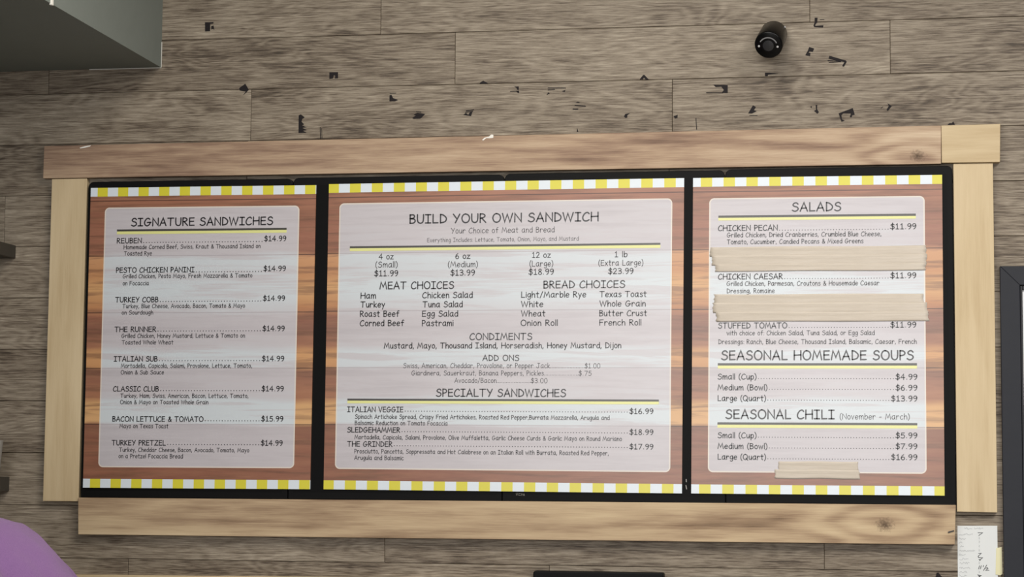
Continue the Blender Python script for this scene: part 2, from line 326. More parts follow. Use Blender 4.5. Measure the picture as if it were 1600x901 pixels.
# ---------------------------------------------------------------- lettering: a rounded single-line hand
G = {
'A': ["0 0 40 100 76 0", "14 34 64 37"], 'B': ["4 100 4 0", "~4 97 38 98 50 80 38 60 8 54 44 50 58 26 40 4 4 1"],
'C': ["~66 84 50 99 24 88 4 56 2 26 18 4 44 2 66 14"], 'D': ["6 100 6 1", "~6 99 34 92 62 66 68 42 52 14 6 1"],
'E': ["58 98 4 96 4 2 60 3", "4 52 54 54"], 'F': ["60 98 4 96 4 0", "4 52 50 54"],
'G': ["~66 86 48 99 24 88 4 54 6 22 26 2 50 6 70 30 72 46", "38 44 82 46"], 'H': ["4 100 2 0", "72 100 72 0", "3 50 72 54"],
'I': ["0 98 56 98", "28 98 28 2", "0 2 56 2"], 'J': ["22 98 78 98", "~52 98 52 40 46 10 28 0 10 8 0 24"],
'K': ["4 100 4 0", "56 98 5 48 60 0"], 'L': ["4 100 4 2 56 3"], 'M': ["0 0 16 100 46 26 76 100 94 0"], 'N': ["2 0 4 98 70 4 70 100"],
'O': ["~40 100 14 86 2 50 14 14 40 0 68 12 82 48 72 84 40 100"], 'P': ["4 100 4 0", "~4 98 36 96 54 74 40 52 4 44"],
'Q': ["~40 100 14 86 2 50 14 14 40 0 68 12 82 48 72 84 40 100", "54 28 88 -12"], 'R': ["4 100 4 0", "~4 98 36 97 54 78 40 58 6 48", "20 50 62 0"],
'S': ["~62 84 46 99 22 94 10 74 24 58 50 50 64 30 52 8 26 0 2 12"], 'T': ["0 97 76 98", "37 97 35 0"],
'U': ["~3 100 3 44 10 14 34 0 58 12 66 44 67 100"], 'V': ["0 100 34 0 70 100"], 'W': ["0 100 24 2 50 92 78 2 106 100"],
'X': ["66 100 0 0", "4 98 70 2"], 'Y': ["0 100 34 50", "68 100 22 0"], 'Z': ["4 98 68 97 2 3 72 3"],
'a': ["~52 66 36 71 12 58 2 30 14 4 34 6 50 30", "~53 68 50 40 52 12 60 0"], 'b': ["6 104 6 2", "~6 40 22 64 44 64 54 38 42 8 20 0 6 12"],
'c': ["~48 60 30 69 8 50 3 24 18 3 36 2 50 12"], 'd': ["52 104 52 0", "~52 52 34 68 10 54 2 26 16 2 36 4 52 24"],
'e': ["~5 34 50 40 44 62 24 68 6 46 4 18 22 1 48 10"], 'f': ["~50 98 34 102 24 84 22 40 22 0", "4 60 46 62"],
'g': ["~50 62 30 70 8 52 6 24 24 8 44 22 50 40", "~52 68 52 10 46 -20 26 -32 6 -22"], 'h': ["4 104 4 0", "~4 40 20 62 40 64 48 44 50 0"],
'i': ["4 68 4 0", "4 92 4 93"], 'j': ["~24 68 24 -4 16 -26 0 -24", "25 92 25 93"], 'k': ["4 104 4 0", "46 66 5 28 50 0"], 'l': ["4 104 4 0"],
'm': ["4 68 4 0", "~4 44 18 66 34 60 38 0", "~38 40 54 66 70 60 74 0"], 'n': ["4 68 4 0", "~4 42 22 66 40 60 46 40 47 0"],
'o': ["~26 69 6 52 3 24 20 2 42 8 50 36 42 60 26 69"], 'p': ["5 68 5 -34", "~5 46 24 68 44 60 50 34 38 6 18 2 5 16"],
'q': ["50 68 50 -34", "~50 52 32 69 8 52 2 26 16 2 36 6 50 24"], 'r': ["4 68 4 0", "~4 40 20 62 36 66 46 54"], 's': ["~46 60 28 69 10 58 16 42 40 32 46 16 30 1 4 8"],
't': ["~22 96 22 40 22 8 36 0", "0 66 46 67"], 'u': ["~4 68 4 30 14 4 34 6 48 34", "48 68 50 0"], 'v': ["0 68 22 0 46 68"], 'w': ["0 68 18 0 36 60 54 0 72 68"],
'x': ["2 66 48 0", "48 68 0 0"], 'y': ["0 68 24 18", "50 68 10 -34"], 'z': ["2 66 48 66 2 2 52 2"],
'0': ["~30 100 6 78 2 44 12 8 34 0 56 18 60 54 52 88 30 100"], '1': ["8 80 26 98 26 2", "4 2 50 2"], '2': ["~4 78 20 98 44 92 50 70 36 44 4 3", "4 3 56 3"],
'3': ["~4 90 28 100 50 84 42 60 20 54 46 48 56 26 40 3 4 6"], '4': ["42 0 42 100 0 34 60 36"], '5': ["52 97 12 96 8 56", "~8 56 32 62 54 44 50 14 28 0 2 8"],
'6': ["~40 98 14 70 2 34 14 4 38 2 54 22 44 48 24 52 4 34"], '7': ["2 96 58 97 18 0"],
'8': ["~28 54 8 72 16 94 36 98 48 80 36 60 14 44 4 20 22 0 48 8 52 30 28 54"], '9': ["~52 70 34 52 10 54 4 76 18 96 40 96 52 74 50 40 34 10 20 0"],
'$': ["~58 80 44 92 20 88 10 72 24 58 48 50 60 30 48 10 24 6 2 16", "34 114 32 -14"], '&': ["~64 42 46 8 20 0 4 16 14 40 38 62 44 82 32 96 18 84 26 56 64 2"],
'(': ["~24 108 6 70 4 20 24 -18"], ')': ["~2 108 20 70 22 20 2 -18"], '/': ["0 -8 44 104"], '-': ["0 40 34 41"], ',': ["8 10 2 -14"], '.': ["9 6 9 7"], ':': ["4 5 4 6", "4 56 4 57"]}
def parse(s):
    sm = s[0] == '~'; v = [float(q) for q in s.lstrip('~').split()]; p = [(v[i], v[i+1]) for i in range(0, len(v), 2)]
    if not sm: return p
    out = []; n = len(p)
    closed = p[0] == p[-1]
    g = lambda i: p[i % (n-1)] if closed else p[max(0, min(n-1, i))]
    for i in range(n-1):
        a, b, c, d = g(i-1), g(i), g(i+1), g(i+2)
        for k in range(4):
            t = k/4; out.append(tuple(0.5*(2*b[q]+(c[q]-a[q])*t+(2*a[q]-5*b[q]+4*c[q]-d[q])*t*t+(3*b[q]-a[q]-3*c[q]+d[q])*t**3) for q in (0, 1)))
    return out + [p[-1]]
GP = {k: [parse(s) for s in v] for k, v in G.items()}
GWX = {'.': 18, ',': 14}
GW = {k: GWX.get(k) or max(x for s in v for x, y in s) for k, v in GP.items()}
GAP, SPACE = 21.0, 52.0
def layout(text):
    x = 0; out = []
    for ch in text:
        if ch == ' ': x += SPACE; continue
        gap = GAP
        for s in GP[ch]: out.append([(x+a, b) for a, b in s])
        x += GW[ch] + gap
    return out, x - GAP
def ribbon(vs, fs, pts, h, cap=4):
    """flat ribbon of half-width h with round ends along pts (2-D)"""
    p = [Vector(q) for q in pts]; n = len(p); L = []; R = []
    for i in range(n):
        a = (p[i]-p[i-1]).normalized() if i else None; b = (p[i+1]-p[i]).normalized() if i < n-1 else None
        if a is None: a = b
        if b is None: b = a
        tdir = a+b
        if tdir.length < 1e-6: tdir = a
        tdir.normalize(); nn = Vector((-tdir.y, tdir.x)); k = h/max(0.45, nn.dot(Vector((-a.y, a.x))))
        L.append(p[i]+nn*k); R.append(p[i]-nn*k)
    b0 = len(vs); vs += L + R
    for i in range(n-1): fs.append([b0+i, b0+n+i, b0+n+i+1, b0+i+1])
    for e, d in ((0, (p[0]-p[1])), (n-1, (p[-1]-p[-2]))):
        d.normalize(); a0 = math.atan2(d.y, d.x); b1 = len(vs)
        for k in range(cap+1):
            ang = a0 - math.pi/2 + math.pi*k/cap; vs.append(p[e]+Vector((math.cos(ang), math.sin(ang)))*h)
        fs.append(list(range(b1, b1+cap+1)))
def flat(name, vs2, fs, y, mat, parent):
    """flat print: 2-D points (x, z) at depth y, facing the room"""
    vs = [(v[0], y, v[1]) for v in vs2]
    lo = Vector((min(v[0] for v in vs), y, min(v[2] for v in vs))); hi = Vector((max(v[0] for v in vs), y, max(v[2] for v in vs))); o = (lo+hi)/2
    me = bpy.data.meshes.new(name); me.from_pydata([Vector(v)-o for v in vs], [], fs)
    return link(name, me, o, mat, parent)

YP0, YP = YD-0.0012, YD-0.0050          # poster back and front
YT = YP-0.0004                           # print
class Poster:
    def __init__(s, corners, pan, per, ph, strip, label, group='printed menu posters'):
        s.c = [P(x, y, YP) for x, y in corners]; tl, tr, br, bl = s.c
        W = (tr-tl).length; H = (tl-bl).length
        s.st = (tr.z-tl.z)/(tr.x-tl.x); s.sb = (br.z-bl.z)/(br.x-bl.x); s.zt = tl.z; s.zb = bl.z
        s.o = empty('menu_poster', ((bl.x+br.x)/2, YP0, bl.z), label=label, cat='poster', group=group)
        vs = [(p.x, YP, p.z) for p in s.c] + [(p.x, YP0, p.z) for p in s.c]
        uv = [(0, 0), (1, 0), (1, 1), (0, 1)]*2
        fs = [[3, 2, 1, 0], [4, 5, 6, 7]] + [[i, (i+1) % 4, 4+(i+1) % 4, 4+i] for i in range(4)]
        mesh('board', vs, fs, poster_mat('menu_print', W, H, pan, per, ph, strip), s.o, uv=uv)
    def slope(s, z): return s.sb + (s.st-s.sb)*(z-s.zb)/(s.zt-s.zb)
    def text(s, name, txt, x0, x1, yb, cap, bold=0.115, mat='ink'):
        a = P(x0, yb, YT); X1 = P(x1, yb, YT).x; sz = (P(x0, yb-cap, YT).z - a.z)/100
        strokes, w = layout(txt); sx = (X1-a.x)/w; k = s.slope(a.z); vs = []; fs = []
        for st in strokes: ribbon(vs, fs, [(a.x+x*sx, a.z+y*sz+x*sx*k) for x, y in st], bold*50*sz)
        return flat(name, vs, fs, YT, M[mat], s.o)
    def dots(s, x0, x1, yb, step=4.3, r=0.75, mat='ink'):
        a = P(x0, yb-0.8, YT); X1 = P(x1, yb, YT).x; px = P(x0+1, yb, YT).x-a.x; k = s.slope(a.z); vs = []; fs = []
        n = max(2, int(round((x1-x0)/step)))
        for i in range(n):
            cx = a.x+(X1-a.x)*i/(n-1); b = len(vs)
            for q in range(8): vs.append((cx+r*px*math.cos(q*math.pi/4), a.z+(cx-a.x)*k+r*px*math.sin(q*math.pi/4)))
            fs.append(list(range(b, b+8)))
        return flat('leader_dots', vs, fs, YT, M[mat], s.o)
    def rule(s, x0, x1, y, th, ythick=4.0):
        for nm, yc, t, mt in (('rule_line', y, th, 'rule'), ('yellow_line', y+th/2+ythick/2, ythick, 'ruley')):
            a, b = P(x0, yc-t/2, YT), P(x0, yc+t/2, YT); X1 = P(x1, yc, YT).x; k = s.slope(a.z)*(X1-a.x)
            flat(nm, [(a.x, b.z), (X1, b.z+k), (X1, a.z+k), (a.x, a.z)], [[0, 1, 2, 3]], YT, M[mt], s.o)
    def item(s, txt, x0, x1, yb, cap, price, p0, p1, pb, d0=None, d1=None):
        s.text('item_name', txt, x0, x1, yb, cap, 0.175); s.text('price', price, p0, p1, pb, cap, 0.175)
        s.dots(d0 or x1+3.5, d1 or p0-3.5, yb-0.3)
    def desc(s, txt, x0, x1, yb, cap): s.text('description', txt, x0, x1, yb, cap, 0.155, 'inksmall')

# --- signature sandwiches
A = Poster([(142, 293.5), (494, 289), (484.5, 764), (129.5, 761.5)], (0.066, 0.929, 0.067, 0.932), 0.0921, 0.031, 0.0295, 'tall narrow menu poster headed signature sandwiches, at the left')
A.text('heading', 'SIGNATURE SANDWICHES', 205.2, 425.8, 353, 12, 0.165); A.rule(182.8, 447.8, 360.0, 3.2, 4.2)
for nm, x1, yb, pr, p0, p1, pb, ds in (
    ('REUBEN', 221, 379.8, '$14.99', 412.8, 446.7, 376.4, (('Homemade Corned Beef, Swiss, Kraut & Thousand Island on', 193.5, 406.7, 389), ('Toasted Rye', 194, 236.9, 398.9))),
    ('PESTO CHICKEN PANINI', 303.3, 425.7, '$14.99', 411.8, 446, 423.2, (('Grilled Chicken, Pesto Mayo, Fresh Mozzarella & Tomato', 192, 393.9, 434.4), ('on Focaccia', 192, 232.3, 445.4))),
    ('TURKEY COBB', 246.9, 471.9, '$14.99', 411, 444.7, 469.6, (('Turkey, Blue Cheese, Avocado, Bacon, Tomato & Mayo', 191.7, 382.4, 481.1), ('on Sourdough', 190.5, 239, 491.1))),
    ('THE RUNNER', 243.5, 518.1, '$14.99', 410.2, 444.2, 516.8, (('Grilled Chicken, Honey Mustard, Lettuce & Tomato on', 190, 382.4, 527.5), ('Toasted Whole Wheat', 190.5, 270.4, 537.7))),
    ('ITALIAN SUB', 245.6, 564.3, '$14.99', 409.2, 443.4, 563.8, (('Mortadella, Capicola, Salami, Provolone, Lettuce, Tomato,', 189.2, 393.6, 574.2), ('Onion & Sub Sauce', 188.9, 255.8, 584.4))),
    ('CLASSIC CLUB', 247.6, 611, '$14.99', 408.7, 442.7, 610.7, (('Turkey, Ham, Swiss, American, Bacon, Lettuce, Tomato,', 188.4, 388, 621), ('Onion & Mayo on Toasted Whole Grain', 187.9, 325.2, 630.9))),
    ('BACON LETTUCE & TOMATO', 317.3, 658, '$15.99', 408.2, 442, 657.7, (('Mayo on Texas Toast', 186.9, 262.7, 668.2),)),
    ('TURKEY PRETZEL', 258.6, 695, '$14.99', 407.7, 441, 695.5, (('Turkey, Cheddar Cheese, Bacon, Avocado, Tomato, Mayo', 186.4, 389, 705.2), ('on a Pretzel Focaccia Bread', 185.6, 285.4, 715.1)))):
    x0 = 182.8 - (yb-379.8)*0.0251
    A.item(nm, x0, x1, yb, 7.7, pr, p0, p1, pb)
    for d in ds: A.desc(*d, 6.2)
# --- build your own sandwich
B = Poster([(514, 287.5), (1069, 278), (1065.5, 770.5), (505.5, 764)], (0.0315, 0.968, 0.0645, 0.934), 0.0632, -0.0025, 0.0290, 'widest menu poster headed build your own sandwich, in the middle')
B.text('heading', 'BUILD YOUR OWN SANDWICH', 640.2, 934.4, 348.8, 13.4, 0.158)
B.text('subheading', 'Your Choice of Meat and Bread', 704.9, 866, 364.4, 8.2, 0.11, 'inksmall')
B.text('subheading', 'Everything Includes: Lettuce, Tomato, Onion, Mayo, and Mustard', 667.6, 903.9, 378.2, 6.3, 0.10, 'inksmall')
B.rule(546.6, 1031.8, 386.2, 3.2, 4.4)
for a, b, c, q in ((('4 oz', 592.4, 614.6, 404.8), ('(Small)', 586.8, 620.8, 417.6), ('$11.99', 584.9, 621.4, 431.2), 0), (('6 oz', 711.8, 734.4, 404), ('(Medium)', 700, 746.2, 417.2), ('$13.99', 703.9, 741.4, 430.2), 0),
                   (('12 oz', 831.5, 860.2, 402.4), ('(Large)', 827.6, 863.9, 416), ('$18.99', 826, 864.7, 428.8), 0), (('1 lb', 960.6, 980, 401.3), ('(Extra Large)', 935.3, 1004.7, 414.9), ('$23.99', 950.3, 989.1, 427.7), 0)):
    B.text('size', *a, 8.4, 0.15); B.text('size_name', *b, 8.6, 0.13, 'inksmall'); B.text('price', *c, 8.6, 0.16)
B.text('heading', 'MEAT CHOICES', 593.6, 708.7, 451.4, 11, 0.158); B.text('heading', 'BREAD CHOICES', 849.5, 976.1, 450, 11, 0.158)
for tx in (('Ham', 563.7, 586.8, 466.1), ('Turkey', 563.7, 601, 479.9), ('Roast Beef', 562.7, 623.5, 494.5), ('Corned Beef', 562.7, 630.9, 509), ('Chicken Salad', 660.2, 738, 465.3), ('Tuna Salad', 660.8, 722.3, 479.7),
           ('Egg Salad', 659.8, 715.1, 494.3), ('Pastrami', 659.6, 707.8, 509), ('Light/Marble Rye', 814.6, 915.3, 464.6), ('White', 814.6, 848.3, 479.3), ('Wheat', 814.6, 851.8, 494), ('Onion Roll', 813.8, 870.7, 508.6),
           ('Texas Toast', 937.3, 1009.9, 463.8), ('Whole Grain', 937.3, 1008.3, 478.5), ('Butter Crust', 936.7, 1010.5, 493.5), ('French Roll', 936.7, 1001.4, 508)):
    B.text('choice', *tx, 8.8, 0.165)
B.text('heading', 'CONDIMENTS', 734.2, 830.9, 530.6, 10, 0.158)
B.text('choice', 'Mustard, Mayo, Thousand Island, Horseradish, Honey Mustard, Dijon', 600.2, 970.1, 544, 8.4, 0.165)
B.text('heading', 'ADD ONS', 754.2, 810.7, 563.2, 8.7, 0.158)
for tx, x0, x1, yb, pr, p0, p1 in (('Swiss, American, Cheddar, Provolone, or Pepper Jack', 630.3, 859, 574.5, '$1.00', 913.6, 937.5), ('Giardinera, Sauerkraut, Banana Peppers, Pickles', 643.1, 849.3, 586, '$.75', 903.9, 923.9), ('Avocado/Bacon', 710.3, 775.3, 597.6, '$3.00', 829.5, 855)):
    B.text('description', tx, x0, x1, yb, 7.3, 0.115, 'inksmall'); B.text('price', pr, p0, p1, yb+0.4, 7.3, 0.115, 'inksmall'); B.dots(x1+1.5, p0-1, yb+0.6, 2.3, 0.5)
B.text('heading', 'SPECIALTY SANDWICHES', 681.6, 883.7, 619, 11.6, 0.158); B.rule(542.9, 1029.5, 624.0, 3.2, 4.2)
for nm, x1, yb, pr, pb in (('ITALIAN VEGGIE', 629.7, 643.1, '$16.99', 646), ('SLEDGEHAMMER', 624.7, 675, '$18.99', 678.6), ('THE GRINDER', 612.6, 697, '$17.99', 701.2)):
    B.item(nm, 542.9, x1, yb, 7.9, pr, 983.5, 1020.2, pb)
for d in (('Spinach Artichoke Spread, Crispy Fried Artichokes, Roasted Red Pepper,Burrata Mozzarella, Arugula and', 554.8, 952, 653.6), ('Balsamic Reduction on Tomato Focaccia', 554.6, 699, 663.5),
          ('Mortadella, Capicola, Salami, Provolone, Olive Muffaletta, Garlic Cheese Curds & Garlic Mayo on Round Mariano', 554.2, 971.3, 685.6),
          ('Prosciutto, Pancetta, Soppressata and Hot Calabrese on an Italian Roll with Burrata, Roasted Red Pepper,', 554, 950.9, 707.6), ('Arugula and Balsamic', 553.8, 630.3, 717.7)):
    B.desc(*d, 6.4)
# --- salads, soups, chili
D = Poster([(1083, 278), (1472, 273), (1476, 774), (1080, 770.5)], (0.0665, 0.931, 0.0655, 0.933), 0.0929, 0.0315, 0.0285, 'menu poster headed salads with soups and chili below, at the right')
D.text('heading', 'SALADS', 1237.7, 1313.5, 329.9, 13.2, 0.158); D.rule(1122.4, 1431, 338.4, 3.6, 4.2)
for nm, x1, yb, pb, ds in (('CHICKEN PECAN', 1214.6, 360.5, 357.8, (('Grilled Chicken, Dried Cranberries, Crumbled Blue Cheese,', 1136, 1376.9, 370.5), ('Tomato, Cucumber, Candied Pecans & Mixed Greens', 1136, 1348.7, 381.2))),
                           ('CHICKEN CAESAR', 1222.6, 436.2, 434.3, (('Grilled Chicken, Parmesan, Croutons & Housemade Caesar', 1135.6, 1373.7, 446.4), ('Dressing, Romaine', 1135.8, 1210, 457.7))),
                           ('STUFFED TOMATO', 1229.6, 512.6, 511.3, (('with choice of: Chicken Salad, Tuna Salad, or Egg Salad', 1135.6, 1366.2, 523.4), ('Dressings: Ranch, Blue Cheese, Thousand Island, Balsamic, Caesar, French', 1122.7, 1432, 537.1)))):
    D.item(nm, 1122.4, x1, yb, 8.4, '$11.99', 1391.2, 1431, pb)
    for d in ds: D.desc(*d, 6.9)
D.text('heading', 'SEASONAL HOMEMADE SOUPS', 1127.2, 1426.9, 561.8, 14, 0.158); D.rule(1121.6, 1432.8, 569, 3.7, 4.6)
D.text('heading', 'SEASONAL CHILI', 1134, 1303.3, 653.6, 13.8, 0.158); D.text('subheading', '(November - March)', 1312.4, 1421, 654.5, 8.6, 0.12, 'inksmall'); D.rule(1121, 1433.3, 661.2, 3.7, 4.8)
for yb, prs in ((592.2, ('$4.99', '$6.99', '$13.99')), (683.7, ('$5.99', '$7.99', '$16.99'))):
    for i, (nm, x1) in enumerate((('Small (Cup)', 1181.5), ('Medium (Bowl)', 1198.5), ('Large (Quart)', 1196.3))):
        p0 = 1392.3 if i == 2 else 1399.4
        D.item(nm, 1121.7, x1, yb+i*16.85, 8.3, prs[i], p0, 1432.7, yb+i*16.95+0.3)

# ---------------------------------------------------------------- masking tape patches on the right poster
def tape(name_label, strips):
    cx = sum(s[0]+s[2] for s in strips)/(2*len(strips)); by = max(s[3] for s in strips)
    th = empty('masking_tape_patch', P(cx, by, YP), label=name_label, cat='tape', group='masking tape patches on the right menu poster')
    for k, (x0, y0, x1, y1) in enumerate(strips):
        a = P(x0, y0, YP); b = Vector((P(x1, y1, YP).x, YP, P(x0, y1, YP).z)); nx, nz = 44, 6; vs = []; fs = []; yb = YT-0.0003-0.0005*k
        rr = random.Random(int(x0*7+y0)); jl = [rr.uniform(-0.0022, 0.0022) for _ in range(nz+1)]; jr = [rr.uniform(-0.0022, 0.0022) for _ in range(nz+1)]
        ph = [rr.uniform(0, 6) for _ in range(4)]
        for j in range(nz+1):
            for i in range(nx+1):
                u, v = i/nx, j/nz; x = a.x+(b.x-a.x)*u + (jl[j] if i == 0 else jr[j] if i == nx else 0)
                z = a.z+(b.z-a.z)*v + D.slope(a.z)*(x-a.x) + 0.0006*math.sin(9*u+ph[0])
                rip = 0.00010*(1+math.sin(v*7+3*math.sin(u*5+ph[1])+ph[2])) + (0.00018*max(0, math.sin(u*23+ph[3]))**6)
                vs.append((x, yb-rip, z))
        for j in range(nz):
            for i in range(nx): q = j*(nx+1)+i; fs.append([q, q+nx+1, q+nx+2, q+1])
        o = mesh('tape_strip', vs, fs, M['tape'], th, smooth=True)
        s = o.modifiers.new('thick', 'SOLIDIFY'); s.thickness = 0.0002
tape('beige masking tape patch below the chicken pecan entry', [(1109.5, 386, 1447, 400.5), (1113, 398.5, 1448, 414.5), (1118, 412.5, 1446, 424)])
tape('beige masking tape patch above the stuffed tomato entry', [(1116, 459.8, 1444, 475), (1114, 473, 1449.5, 489), (1119, 487, 1451, 502.3)])
tape('small beige masking tape patch at the foot of the right poster', [(1216, 720.2, 1341, 735), (1210.5, 733, 1343, 747)])
# maker's mark and scuffs on the display panels
vs, fs = [], []; 
for i, s in enumerate(((806.5, 770.4, 807, 773.4), (809, 770.2, 809.4, 773.4), (811, 770.4, 813.2, 770.6), (811, 773.2, 813.4, 773.4), (815, 770.6, 815.3, 773.8), (817, 771.2, 818, 773.8), (819, 771, 819.5, 773.8))):
    a, b = P(s[0], s[1], YD), P(s[2], s[3], YD); ribbon(vs, fs, [(a.x, a.z), (b.x, b.z)], 0.0007)
flat('maker_mark', vs, fs, YD-0.0008, plain('mark_grey', (120, 116, 110), 0.5), panels[2])
vs, fs = [], []
for s in ((1072.2, 748.5, 1072.4, 752.5), (1071.8, 758, 1072.8, 763.5)):
    a, b = P(s[0], s[1], YD), P(s[2], s[3], YD); ribbon(vs, fs, [(a.x, a.z), (b.x, b.z)], 0.0011)
flat('scuff_mark', vs, fs, YD-0.0008, plain('scuff_pale', (165, 163, 160), 0.6), panels[2])

# ---------------------------------------------------------------- security camera
mb = P(1211, 51, 0.0); ax = Vector((-0.014, -0.1, -0.058)).normalized()
sc = empty('security_camera', (mb.x, 0, mb.z), label='black cylindrical security camera mounted high on the plank wall', cat='camera')
lathe('mount_plate', [(0.026, 0), (0.028, 0.003), (0.028, 0.006), (0.02, 0.010)], (mb.x+0.004, -0.0003, mb.z-0.004), (0, -1, 0), M['camblack'], sc)
lathe('mount_arm', [(0.008, 0), (0.008, 0.03), (0.010, 0.034)], (mb.x+0.004, -0.008, mb.z-0.004), ax, M['camblack'], sc)
b0 = Vector((mb.x, -0.012, mb.z)); R0 = 0.0375
prof = [(0.004, 0.0)] + [(R0*math.sin(math.radians(a)), 0.020*(1-math.cos(math.radians(a)))) for a in range(15, 91, 15)] + [(R0+0.0005, 0.06), (R0+0.001, 0.112), (R0-0.0005, 0.1155), (R0-0.002, 0.1165)]
body = lathe('housing', prof, b0, ax, M['camblack'], sc, 56)
q = Vector((0, 0, 1)).rotation_difference(ax)
FC = b0 + ax*0.1167
ex = (RGT - ax*RGT.dot(ax)).normalized(); ey = ex.cross(ax); ey = ey if ey.z > 0 else -ey
lathe('lens_bezel', [(0.022, 0), (0.022, 0.0015), (0.0195, 0.0022)], FC, ax, M['camblack'], sc)
lathe('lens', [(0.0155, 0), (0.0150, 0.003), (0.008, 0.0042), (0.001, 0.0046)], FC - ey*0.001, ax, M['lens'], sc)
def face_pts(pts): return [FC + ex*a + ey*b + ax*0.0028 for a, b in pts]
arc = []
for r in (0.0266, 0.0234):
    seq = [(r*math.cos(math.radians(a)), r*math.sin(math.radians(a))-0.003) for a in range(28, 155, 6)]
    arc.append(seq if r > 0.025 else seq[::-1])
n = len(arc[0]); pv = face_pts(arc[0]+arc[1])
mesh('reflector_arc', pv, [[i, i+1, 2*n-2-i, 2*n-1-i] for i in range(n-1)], M['ring'], sc)
for sgn in (-1, 1):
    lathe('status_led', [(0.0031, 0), (0.0028, 0.0012), (0.0012, 0.0018)], FC + ex*sgn*0.0254 + ey*(-0.0035+sgn*0.0015) + ax*0.001, ax, M['dotw'], sc, 16)
lathe('pale_dot', [(0.0026, 0), (0.0022, 0.0012), (0.0008, 0.0016)], b0 + ax*0.02 + (ex*0.72+ey*0.55).normalized()*0.0372, (ex*0.6+ey*0.5+ax*0.6), M['dotw'], sc, 14)  # small pale raised dot on the side of the housing

# ---------------------------------------------------------------- black tape residue left on the planks
SCR = 'black tape scraps left on the plank wall'
def scrap(label, *polys):
    vs = []; fs = []
    for pl in polys:
        pts = [P(x, y, -0.0015) for x, y in pl]; n = len(pts); b = len(vs)
        vs += [(p.x, -0.0012, p.z) for p in pts] + [(p.x, 0.0003, p.z) for p in pts]
        fs += [list(range(b, b+n)), list(range(b+2*n-1, b+n-1, -1))] + [[b+i, b+(i+1) % n, b+n+(i+1) % n, b+n+i] for i in range(n)]
    tag(mesh('tape_scrap', vs, fs, M['scrap']), label, 'tape scrap', SCR)
def ln(x0, y0, x1, y1, w=1.1):
    dx, dy = x1-x0, y1-y0; L = math.hypot(dx, dy); a, b = -dy/L*w/2, dx/L*w/2
    return [(x0+a, y0+b), (x1+a, y1+b), (x1-a, y1-b), (x0-a, y0-b)]
scrap('square black tape scrap just right of the grey soffit', [(320.2, 34.8), (333.4, 34.6), (333.4, 36.2), (328.2, 37.4), (328, 48.4), (320.4, 49)], [(330, 41), (333.5, 39.8), (334.6, 46.4), (332.6, 44.4), (330.4, 46)])
scrap('kite-shaped black tape scrap with a tail, left end above the top board', [(373.8, 137.4), (383.2, 130.7), (388.6, 140), (384.7, 144.4), (380, 148.2), (384, 142.8), (374.6, 141.2)])
scrap('small black tape rectangle with a pale nick, left of centre', [(514.5, 113), (528, 112.6), (528, 122.2), (523, 122.4), (524, 118), (521.5, 117), (520, 122.5), (514.5, 123.2)])
scrap('small black corner of tape with a smeared edge left of the arrow-like scrap', [(608.5, 149), (611.5, 148), (614, 153), (622, 156), (617, 158), (608.5, 158)], ln(609, 145.8, 619, 145.2, 0.9))
scrap('ragged arrow-like black tape scrap, left of the diamond scrap', [(644, 184), (650, 180), (646, 179), (652, 176), (664, 178), (657, 185), (646, 185.5)], ln(650, 174, 658, 175, 0.8))
scrap('slanted diamond black tape scrap above the white chip of the top board', [(724, 179.5), (728, 176), (731.5, 179.5), (734, 175.5), (738, 174.5), (736, 181)], ln(728, 173, 740.5, 171, 1.2), ln(727, 175.3, 739, 173.4, 1.0))
scrap('tall comb-shaped black tape scrap just above the top board', [(466.7, 180), (470, 178.6), (476, 183), (472, 185.6), (471, 190), (475, 194), (471.5, 195.6), (479, 198.5), (472.5, 199.5), (479, 203), (473, 204), (479, 207), (466.4, 207.6)])
scrap('black half-round tape scrap sitting on a plank joint near the middle', [(749, 130.6), (752, 127.5), (755, 126), (759, 128), (762.5, 130.2)])
scrap('small hooked black tape scrap right of the half-round one', [(803.8, 135.3), (810.4, 134.9), (810.6, 140), (808, 139.6), (806.8, 137)], ln(797, 142.6, 810.8, 142, 1.0), [(806, 142), (811, 142), (811, 145), (808.5, 144.5)])
scrap('thin outlined black tape remnant of broken lines', ln(856, 137.2, 884, 137.4, 1.2), ln(856, 140.4, 867, 139.4, 1.2), [(854, 148), (857, 144), (859, 146)], [(878, 142), (883.5, 140.5), (882, 143.6)])
scrap('black tape remnant of three stacked dashes', ln(894.7, 170.2, 903.5, 170.2, 1.5), ln(898, 164.3, 915, 165.6, 1.3), [(899.5, 160.5), (903, 158.5), (906.5, 160.4)])
scrap('small torn black tape speck on the darker plank, left of its end joint', [(975, 181.6), (977, 178), (984, 176.6), (980, 180), (980, 183.5), (977, 184)])
scrap('small black tape triangle beside a vertical plank joint', [(1052, 181.8), (1058.8, 179), (1058.4, 183.8), (1055, 184.8)])
scrap('black pyramid of tape sitting on a plank joint, right of centre', [(999.5, 123.8), (1004.9, 117), (1007, 117), (1013.7, 124.2), (1009, 124), (1006, 121), (1004, 124)])
scrap('black tape rectangle with its left half peeled away', [(1114.6, 132.3), (1137, 132.8), (1137, 145), (1128, 144.6), (1131, 140.3), (1127, 135.2), (1118, 135.6)], ln(1103.4, 144.6, 1130, 144.8, 1.1))
scrap('black tape scrap like a flag below the security camera', [(1195.3, 113.5), (1202, 113.5), (1216, 114.8), (1200, 116.4), (1199.4, 118.8), (1195.3, 118.8)])
scrap('black leaning tape sliver below the flag-like scrap', [(1169, 176.9), (1176.5, 164.3), (1181, 167), (1178, 172), (1182, 173.5), (1175, 177)], ln(1171, 180.4, 1183.5, 180.2, 0.8))
